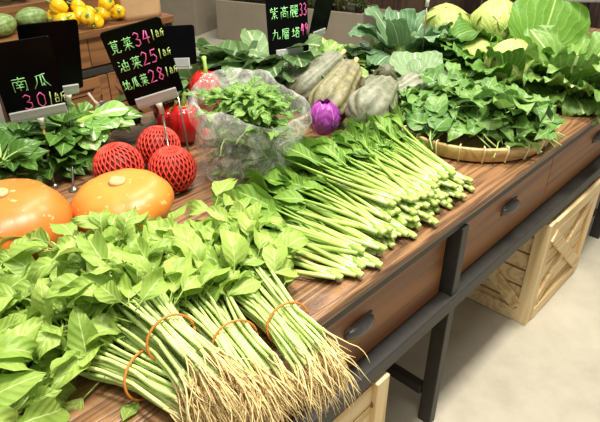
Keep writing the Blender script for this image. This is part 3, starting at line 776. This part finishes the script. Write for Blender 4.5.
# ------------------------------------------------------------------ amaranth bundles
def make_bundle(label, loc, rot, seed, nst=46, nlf=270, spread=1., bandy=.085, L=.43, rootdroop=1., f0=.16):
    random.seed(seed)
    t = thing('amaranth_bundle', label, 'amaranth bundle', loc, rot)
    st = MB(); ro = MB(); lf = MB()
    rx, rz = .037, .03
    for k in range(nst):
        a = rnd(0, 2*PI); q = math.sqrt(rnd(.02, 1)); ox, oz = q*math.cos(a), q*math.sin(a)
        band = V((ox*rx, bandy, oz*rz)); b0 = V((ox*rx*1.25+rnd(-.004, .004), rnd(-.025, .02), oz*rz*1.1-.004))
        ln = rnd(.7, 1.0)*L
        tip = V((ox*.11*spread+rnd(-.02, .02), ln, max(-rz*.9, oz*.06+rnd(0, .01))))
        pts = []
        for i in range(9):
            f = i/8
            if f < .25: p = b0.lerp(band, f/.25)
            else:
                g = (f-.25)/.75; p = band.lerp(tip, g); p.x += .0*g
                p.x = band.x+(tip.x-band.x)*g**1.4; p.z = band.z+(tip.z-band.z)*g**1.2
            pts.append(p + jit(.0025 if i else 0))
        r0 = rnd(.0024, .004)
        st.tube(pts, [r0*1.1]*3+[r0*(1-.07*i) for i in range(6)], 5)
        # roots, each stem with 2-3 crooked hairs
        for _ in range(4):
            p = b0.copy()+V((rnd(-.003, .003), .006, rnd(-.003, .003))); d = V((ox*.08+rnd(-.12, .12), -1, -.22*rootdroop+oz*.1+rnd(-.16, .1))).normalized()
            pts = [p.copy()]; n = random.randint(4, 8)
            for i in range(n):
                d = (d+V((rnd(-.24, .24), rnd(-.12, .1), rnd(-.28, .2)-.03*rootdroop*i))).normalized(); p = p+d*rnd(.008, .0155); pts.append(p.copy())
            rr = rnd(.001, .0019); ro.tube(pts, [rr*(1.3-1.0*i/n) for i in range(n+1)], 4, uvv=False)
        # leaves along the upper stem
        nk = nlf//nst+(1 if rnd(0, 1) < (nlf/nst) % 1 else 0)
        for _ in range(nk):
            f = f0+(1-f0)*rnd(0, 1)**.8; p = band.lerp(tip, f); side = rnd(-1, 1)
            up_ = .55 if oz > -.3 else -.05
            d = V((ox*.5+side*.8, rnd(-.1, 1.0), up_*rnd(0, .9)+oz*.2))
            n_ = V((rnd(-.8, .8), rnd(-.8, .3), 1))
            s_ = rnd(.65, 1.2)
            lf.leaf(p, d, n_, .078*s_, .042*s_, rnd(.5, 2.8), rnd(-.1, .6), rnd(.08, .26), 'ovate', 8, pet=rnd(.01, .04), pr=.0014, twist=rnd(-1.3, 1.3))
    st.build('stems', m_amastem, t); ro.build('roots', m_root, t); lf.build('foliage', m_ama, t)
    bd = MB(); bd.tube([((rx+.005)*math.cos(2*PI*i/28), bandy+.012*math.sin(2*PI*i/14*.5), (rz+.0055)*math.sin(2*PI*i/28)) for i in range(29)], .0021, 6)
    bd.build('rubber_band', m_band, t)
    random.seed(seed+99)
    return t
def yawp(yw, pt=0, roll=0): return (R(pt), R(roll), R(yw))
make_bundle('rightmost amaranth bundle with roots hanging over the table edge', (-.55, -.08, .838), yawp(-14, 0), 11, nlf=260, f0=.34)
make_bundle('second amaranth bundle from the right, banded in orange, roots spilling over the edge', (-.645, -.05, .84), yawp(-13, 0), 12, nlf=240, f0=.32)
make_bundle('topmost amaranth bundle with the thickest mass of straw roots', (-.725, -.01, .885), yawp(-4, 0), 13, nst=54)
make_bundle('lowest amaranth bundle at the left lying beside the leaf scrap', (-.745, .005, .834), yawp(16, 0), 14, nst=40, rootdroop=.2)
make_bundle('amaranth bundle at the bottom left corner with only leaves in view', (-1.19, .0, .836), yawp(-38, 0), 15, rootdroop=.2, nlf=300, spread=1.3)
make_bundle('amaranth bundle behind the topmost one with tips against the pumpkins', (-1.0, .26, .85), yawp(-32, 0), 16, nst=40, nlf=300, rootdroop=.2, f0=-.3, L=.36)
random.seed(70)
t = thing('leaf_scrap', 'small torn green leaf lying alone on the tabletop', 'leaf', (-.81, .07, TZ))
mb = MB(); mb.leaf((-.02, -.012, .003), (1, .55, .1), (0, 0, 1), .045, .026, .3, .3, .1, 'ovate', 6); mb.build('blade', m_ama, t)

# ------------------------------------------------------------------ choy sum pile
def make_choy(seed, group, label):
    random.seed(seed)
    t = thing('choy_sum', label, 'choy sum', group=group)
    n = 5
    for k in range(n):
        x0 = (k-(n-1)/2)*.004; ex = (k-(n-1)/2)*.02+rnd(-.02, .02); L = rnd(.24, .345); zz = rnd(-.006, .012); bw = rnd(-.016, .016)
        pts = []
        for i in range(8):
            f = i/7; pts.append(V((x0+(ex-x0)*f**1.3, f*L, .0+zz*f+.009*math.sin(PI*f)*(1 if k % 2 else -.4)))+V((bw*math.sin(PI*f), 0, 0)))
        r0 = rnd(.0044, .0062)
        m = MB(); m.tube(pts, [r0*.92, r0*1.05, r0, r0*.85, r0*.7, r0*.58, r0*.5, r0*.42], 8, flat=.8); m.build('stalk', m_stalk, t)
        m = MB(); d = (pts[-1]-pts[-2]).normalized()
        m.leaf(pts[-2], d+V((rnd(-.15, .15), 0, .12)), (rnd(-.5, .5), -.1, 1), rnd(.11, .16), rnd(.05, .075), rnd(.3, 1.3), rnd(.1, .6), rnd(.06, .18), 'spoon', 9, twist=rnd(-.9, .9))
        if k % 2: m.leaf(pts[-3]+V((0, 0, .002)), d+V((rnd(-.7, .7), -.1, .25)), (rnd(-.4, .4), 0, 1), rnd(.06, .1), rnd(.035, .05), rnd(.2, .9), .3, .1, 'ovate', 6)
        m.build('leaf', m_choyleaf, t)
    m = MB(); m.tube([(0, -.012, 0), (0, -.006, 0), (0, .012, 0), (0, .03, 0)], [.0065, .0085, .0095, .007], 10, flat=.8); m.build('cut_base', m_stalk, t)
    return t
lab = 'choy sum plant with pale cut stalk end in the pile at the table edge'
protos = [make_choy(200+k, 'choy sum pile', lab) for k in range(4)]
random.seed(33); used = [False]*4; cnt = 0
for layer, (n, xa, xb) in enumerate(((18, -.36, .205), (17, -.28, .2), (15, -.2, .17), (12, -.12, .13))):
    for k in range(n):
        x = xa+(xb-xa)*(k+.5)/n+rnd(-.01, .01); y = .022+.013*layer+rnd(-.008, .045); z = .811+layer*.0185+rnd(-.002, .006)
        rot = (R(rnd(-2, 1.5)), rnd(-.5, .5), R(-11+(rnd(-22, 22) if cnt % 3 == 0 else rnd(-12, 12))-28*x))
        p = protos[cnt % 4]
        if not used[cnt % 4]: p.location = (x, y, z); p.rotation_euler = rot; used[cnt % 4] = True
        else: dup(p, (x, y, z), rot, scale=rnd(.92, 1.08))
        cnt += 1

# ------------------------------------------------------------------ plastic bag of greens
bc = V((-.145, .52, TZ))
t = thing('plastic_bag', 'crumpled clear plastic bag full of green leaves on the table', 'plastic bag', bc, (0, 0, R(-40)))
mb = MB(); rows = []; nz = 26; ns = 60
prof = [(.0, .0), (.09, .0), (.125, .012), (.138, .05), (.146, .09), (.142, .14), (.13, .178), (.133, .208), (.142, .228), (.152, .222), (.156, .198), (.152, .165)]
for i in range(nz):
    f = i/(nz-1)*(len(prof)-1); i0 = min(int(f), len(prof)-2); g = f-i0
    r = prof[i0][0]*(1-g)+prof[i0+1][0]*g; z = prof[i0][1]*(1-g)+prof[i0+1][1]*g
    row = []
    for j in range(ns):
        a = 2*PI*j/ns; ca, sa = math.cos(a), math.sin(a)
        q = 1+.10*noise.noise(V((ca*2.2, sa*2.2, z*14)))*min(1, z*12)+.05*noise.noise(V((ca*6, sa*6, z*25+4)))*min(1, z*20)
        zz = z + ((.03*sa-.03*ca)*min(1, max(0, (z-.08)*9))) + (.028*noise.noise(V((ca*1.5+3, sa*1.5, 1)))+.014*noise.noise(V((ca*5, sa*5, 7))))*min(1, max(0, (z-.08)*10))
        row.append((ca*r*q, sa*r*q*.82, max(.001, zz)))
    rows.append(row)
mb.grid(rows, close_u=True); mb.build('film', m_bag, t)
# greens in it
def make_sprig(name, label, cat, group, seed, ml, ms, n=6, L=.16, ll=.05, lw=.034, prof_='ovate'):
    random.seed(seed)
    t = thing(name, label, cat, group=group)
    m = MB(); pts = [V((.012*math.sin(i*.9+seed), 0, 0))+V((0, L*i/5, .02*math.sin(PI*i/5))) for i in range(6)]
    m.tube(pts, [.0022, .0022, .002, .0018, .0016, .0012], 5); m.build('stem', ms, t)
    for k in range(n):
        f = .25+.75*k/(n-1); p = pts[0].lerp(pts[-1], f); p.z = .02*math.sin(PI*f); s_ = -1 if k % 2 else 1
        m = MB(); m.leaf(p, (s_*rnd(.5, 1.1) if k < n-1 else rnd(-.3, .3), rnd(.3, 1), rnd(.15, .7)), (rnd(-.4, .4), rnd(-.4, .2), 1), ll*rnd(.8, 1.2), lw*rnd(.85, 1.15), rnd(.4, 1.5), rnd(.1, .4), .1, prof_, 7, pet=.02, pr=.0011, twist=rnd(-.5, .5))
        m.build('leaf', ml, t)
    return t
gl = 'leafy green sprig packed inside the clear plastic bag'
sp = [make_sprig('leafy_sprig', gl, 'leafy greens', 'greens inside the plastic bag', 300+k, m_bagleaf, m_stem, 9, .15, .055, .034) for k in range(3)]
random.seed(41); used = [False]*3
Rb = Matrix.Rotation(R(-40), 3, 'Z')
for k in range(70):
    a = rnd(0, 6.28); lay = k % 3
    if k < 28:   # crown of the bag
        q = rnd(0, .055); z = .19+.03*(1-q/.055)+rnd(-.01, .012); el = rnd(-.15, .15)
    else: q = rnd(.05, .085); z = rnd(.03, .15); el = rnd(-.2, .3)
    loc = bc + Rb @ V((q*math.cos(a), q*math.sin(a)*.8, z)); yw = a+rnd(-1, 1)+PI/2 if k >= 28 else rnd(0, 6.28)
    loc = loc - Matrix.Rotation(yw, 3, 'Z') @ V((0, .055, 0))
    p = sp[lay]
    if not used[lay]: p.location = loc; p.rotation_euler = (el, rnd(-.5, .5), yw); p.scale = (.75,)*3; used[lay] = True
    else: dup(p, loc, (el, rnd(-.5, .5), yw), scale=rnd(.65, .85))

# ------------------------------------------------------------------ bamboo tray of sweet potato leaves
BC = V((.542, .246, TZ)); BR = .232
t = thing('bamboo_tray', 'round shallow bamboo tray heaped with heart-shaped leaves', 'tray', BC)
mb = MB(); mb.lathe([(.004, .012), (BR*.5, .012), (BR*.85, .014), (BR*.97, .028), (BR*.985, .03), (BR*.86, .007), (BR*.5, .004), (.004, .004)], 64); mb.build('woven_base', m_bam, t)
mb = MB(); mb.lathe([(BR*.94, .008), (BR*1.0, .008), (BR*1.035, .045), (BR*1.03, .05), (BR*.995, .05), (BR*.985, .044), (BR*.94, .008)], 72); mb.build('rim', m_bam, t)
for k in range(22):
    a = 2*PI*k/22+.1; mb = MB(); pts = []
    for (r_, z_) in ((.935, .006), (1.006, .006), (1.043, .046), (1.033, .054), (.99, .054), (.978, .044)):
        pts.append((math.cos(a)*BR*r_, math.sin(a)*BR*r_, z_))
    mb.tube(pts, .0042, 6, flat=.5, ref=(-math.sin(a), math.cos(a), 0)); mb.build('binding', m_bind, t)
gl = 'sweet potato leaf sprig heaped in the round bamboo tray'
sp = [make_sprig('sweet_potato_sprig', gl, 'leafy greens', 'leaf sprigs in the bamboo tray', 400+k, m_swp, m_stem, 6, .15, .078, .066, 'heart') for k in range(5)]
random.seed(55); used = [False]*5
for k in range(64):
    a = rnd(0, 6.28); q = BR*math.sqrt(rnd(0, .8)); h = .098*(1-(q/BR)**2)
    z = .018+h*rnd(.25, 1.0)+(.0 if k < 40 else .012)
    loc = BC+V((q*math.cos(a)+.0, q*math.sin(a)+.0, z)); yw = rnd(0, 6.28)
    if q > .6*BR: yw = a+PI/2+rnd(-1.2, 1.2)
    loc = loc-Matrix.Rotation(yw, 3, 'Z') @ V((0, .08, 0))
    p = sp[k % 5]; rot = (rnd(-.1, .3), rnd(-.4, .4), yw)
    if not used[k % 5]: p.location = loc; p.rotation_euler = rot; used[k % 5] = True
    else: dup(p, loc, rot, scale=rnd(.85, 1.15))

# ------------------------------------------------------------------ broad-leaf greens at the back
def make_broad(name, label, cat, group, seed, ml, ms, n, L, W, stem=.12, prof_='round', sr=.005):
    random.seed(seed)
    t = thing(name, label, cat, group=group)
    for k in range(n):
        ex = (k-(n-1)/2)*.03+rnd(-.015, .015); pts = [V((0+ex*f*f*.8, stem*f, .012*f+.01*(k % 2)*f)) for f in (0, .33, .66, 1)]
        m = MB(); m.tube(pts, [sr*1.2, sr, sr*.8, sr*.6], 6); m.build('stalk', ms, t)
        m = MB(); m.leaf(pts[-2], (pts[-1]-pts[-2]).normalized()+V((rnd(-.3, .3), 0, rnd(.05, .3))), (rnd(-.5, .5), rnd(-.3, .1), 1), L*rnd(.85, 1.15), W*rnd(.85, 1.15), rnd(.3, 1.), rnd(.1, .4), rnd(.05, .1), prof_, 10, twist=rnd(-.5, .5), nu=3)
        m.build('leaf', ml, t)
    return t
def scatter(protos, items, seed):
    random.seed(seed); used = set()
    for i, (x, y, z, yw, pt) in enumerate(items):
        k = i % len(protos); p = protos[k]; rot = (R(pt), R(rnd(-20, 20)), R(yw))
        if k not in used: p.location = (x, y, z); p.rotation_euler = rot; used.add(k)
        else: dup(p, (x, y, z), rot, scale=rnd(.88, 1.12))
gl = 'broad dark green leafy plant lying in the heap behind the plastic bag'
pr = [make_broad('leafy_green', gl, 'leafy greens', 'broad dark leaves at the back of the table', 500+k, m_kale, m_stem, 3, .19, .105, .1) for k in range(4)]
random.seed(61); items = []
for k in range(36):
    f = rnd(0, 1); x = -.02+.5*f+rnd(-.03, .03); y = 1.06-.08*f+rnd(-.09, .07)
    items.append((x, y, .815+rnd(0, .04)+.036*(k//12), rnd(60, 180) if k % 3 else rnd(-60, 60), rnd(0, 22)))
scatter(pr, items, 62)
gl = 'yellow-green leafy plant in the heap behind the grey squashes'
pr = [make_broad('leafy_green', gl, 'leafy greens', 'yellow-green leaves behind the squashes', 520+k, m_midleaf, m_stalk, 3, .12, .065, .1) for k in range(3)]
random.seed(63); items = []
for k in range(22):
    f = rnd(0, 1); items.append((.58+.36*f+rnd(-.03, .03), .98-.1*f+rnd(-.06, .08), .812+rnd(0, .035), rnd(40, 200) if k % 2 else rnd(-90, 30), rnd(0, 18)))
scatter(pr, items, 64)
gl = 'dark spinach-like plant in the leafy heap at the left of the table'
pr = [make_broad('spinach_plant', gl, 'leafy greens', 'dark leafy heap at the left', 540+k, m_spin, m_stem, 5, .088, .052, .06, 'ovate', .003) for k in range(4)]
random.seed(65); items = []
for k in range(40):
    f = rnd(0, 1); items.append((-.70+.27*f+rnd(-.03, .03), .96+.06*f+rnd(-.08, .08), .812+.017*(k//10)+rnd(0, .02), rnd(120, 260) if k % 3 else rnd(-80, 80), rnd(0, 25)))
scatter(pr, items, 66)
# pak choi
def make_pak(label, loc, rot, seed):
    random.seed(seed)
    t = thing('pak_choi', label, 'pak choi', loc, rot)
    for k in range(6):
        a = (k-2.5)*.24; pts = [V((math.sin(a)*.015*f*2, .0+.085*f, .004+.016*(k % 2)+.01*f)) + V((math.sin(a)*.085*f, 0, 0)) for f in (0, .25, .5, .75, 1)]
        m = MB(); m.tube(pts, [.008, .013, .012, .009, .006], 8, flat=.5); m.build('stalk', m_stalk, t)
        m = MB(); m.leaf(pts[-2], (pts[-1]-pts[-2]).normalized()+V((0, 0, .12)), (rnd(-.3, .3), 0, 1), rnd(.085, .115), rnd(.06, .07), rnd(.3, .8), .2, .06, 'round', 8, nu=3); m.build('leaf', m_pak, t)
make_pak('pak choi with pale stalks pointing left beside the netted fruit', (-.36, 1.03, .868), (R(4), 0, R(-160)), 601)
make_pak('pak choi lying over the back netted fruit', (-.40, 1.02, .875), (R(2), R(15), R(-148)), 602)
make_pak('pak choi half hidden behind the other two pale ones', (-.335, 1.08, .85), (R(6), R(-10), R(-172)), 603)

# ------------------------------------------------------------------ cabbages
def make_cabbage(label, loc, r, outer, seed, rot=(0, 0, 0), mo=None, mh=None, nhead=9, name='cabbage', cat='cabbage', extra=(), ruf=.045):
    """outer = list of (azimuth deg, elevation deg, length, width, droop)"""
    random.seed(seed); mo = mo or m_cabout; mh = mh or m_cab
    t = thing(name, label, cat, loc, rot)
    m = MB(); m.lathe([(max(.003, r*.95*math.sin(PI*i/16)), r-r*.9*math.cos(PI*i/16)) for i in range(17)], 32, wob=.06, sd=seed); m.build('head', mh, t)
    for k in range(nhead):
        a = k*2.4+rnd(-.2, .2); o_ = V((math.cos(a), math.sin(a), 0)); m = MB()
        q = r*(1.0+.012*k); ph = R(rnd(140, 158)); sp_ = rnd(2.3, 2.75)
        m.leaf(o_*q*math.sin(ph)+V((0, 0, r*.97+q*.95*math.cos(ph))), o_*(-math.cos(ph))+V((0, 0, math.sin(ph))), -o_*math.sin(ph)+V((0, 0, -math.cos(ph))), q*sp_, r*2.0, -sp_, 0, .025, 'wrap', 16, cup=-.42, nu=5)
        m.build('wrapper_leaf', mh, t)
    for (az, el, L, W, dr) in outer:
        a = R(az); e = R(el); o_ = V((math.cos(a)*math.cos(e), math.sin(a)*math.cos(e), math.sin(e)))
        nrm = V((-math.cos(a)*math.sin(e), -math.sin(a)*math.sin(e), math.cos(e)))
        m = MB(); m.leaf(V((math.cos(a), math.sin(a), 0))*r*.5+V((0, 0, r*.35)), o_, nrm, L, W, R(dr), rnd(.0, .35), rnd(.06, .14), 'fan', 24, nu=8, twist=rnd(-.4, .4), ruf=ruf)
        m.build('outer_leaf', mo, t)
    for (b_, d_, n_, L, W, dr) in extra:
        m = MB(); m.leaf(V(b_)-V(loc), d_, n_, L, W, dr, .1, .05, 'fan', 24, nu=9, ruf=.02); m.build('outer_leaf', mo, t)
    return t
ring = lambda n, el, L, W, dr, a0=0: [(a0+360*k/n+rnd(-12, 12), el+rnd(-10, 10), L*rnd(.9, 1.1), W*rnd(.9, 1.1), dr+rnd(-20, 20)) for k in range(n)]
random.seed(80)
make_cabbage('pale green cabbage behind the clear rod at the back', (1.17, .735, .86), .092, ring(8, 35, .2, .16, 70)+ring(7, 10, .2, .17, 60), 701)
make_cabbage('pale round cabbage just left of the huge upright leaf at the back', (1.27, .56, .88), .098, ring(6, 15, .22, .2, 80)+ring(4, 55, .2, .18, 80, 180), 702)
make_cabbage('yellow-green cabbage nestled low beside the bamboo tray', (.985, .34, .82), .09, ring(7, 25, .18, .16, 60, 30)+[(-172, 66, .17, .15, 25), (170, 50, .18, .15, 50), (-100, 30, .16, .16, 60), (-45, 40, .18, .15, 60)], 703)
make_cabbage('leafy head lettuce at the right edge of the table', (1.06, .15, TZ), .06, ring(9, 72, .24, .15, 45)+ring(9, 50, .21, .15, 55)+ring(8, 22, .17, .15, 50)+ring(6, 2, .15, .14, 20), 704, mo=m_lett, mh=m_lett, name='head_lettuce', cat='lettuce', ruf=.085)
make_cabbage('cauliflower head wrapped in blue-green leaves at the back', (.97, .80, TZ), .075, ring(9, 74, .25, .14, 60)+ring(9, 48, .21, .15, 70)+ring(8, 15, .18, .14, 50), 705, mo=m_bluel, mh=m_midleaf, name='cauliflower', cat='cauliflower')
make_cabbage('grey-green cabbage with a fan-veined leaf behind the dark squash', (.80, .625, TZ), .055, ring(7, 35, .15, .14, 60), 706, mo=m_palel, mh=m_palel, extra=[((.735, .575, .852), (.55, .5, .5), (-.5, -.3, .8), .15, .2, .2)])
make_cabbage('dark-leaved cabbage under the two pale cabbages', (1.1, .54, TZ), .075, ring(9, 70, .2, .15, 70)+ring(9, 48, .2, .16, 60)+ring(8, 20, .2, .16, 60), 707)
make_cabbage('cabbage with one huge upright fan leaf standing behind the head lettuce', (1.2, .28, TZ), .07, ring(8, 66, .2, .15, 60)+ring(8, 42, .2, .16, 60), 709, extra=[((1.155, .325, .86), (.30, -.05, .9), (-.75, -.6, .25), .27, .31, .25)])
make_cabbage('small pale green cabbage behind the blank board at the left', (-.40, 1.08, TZ), .05, ring(7, 70, .12, .09, 25), 710, mo=m_pak)
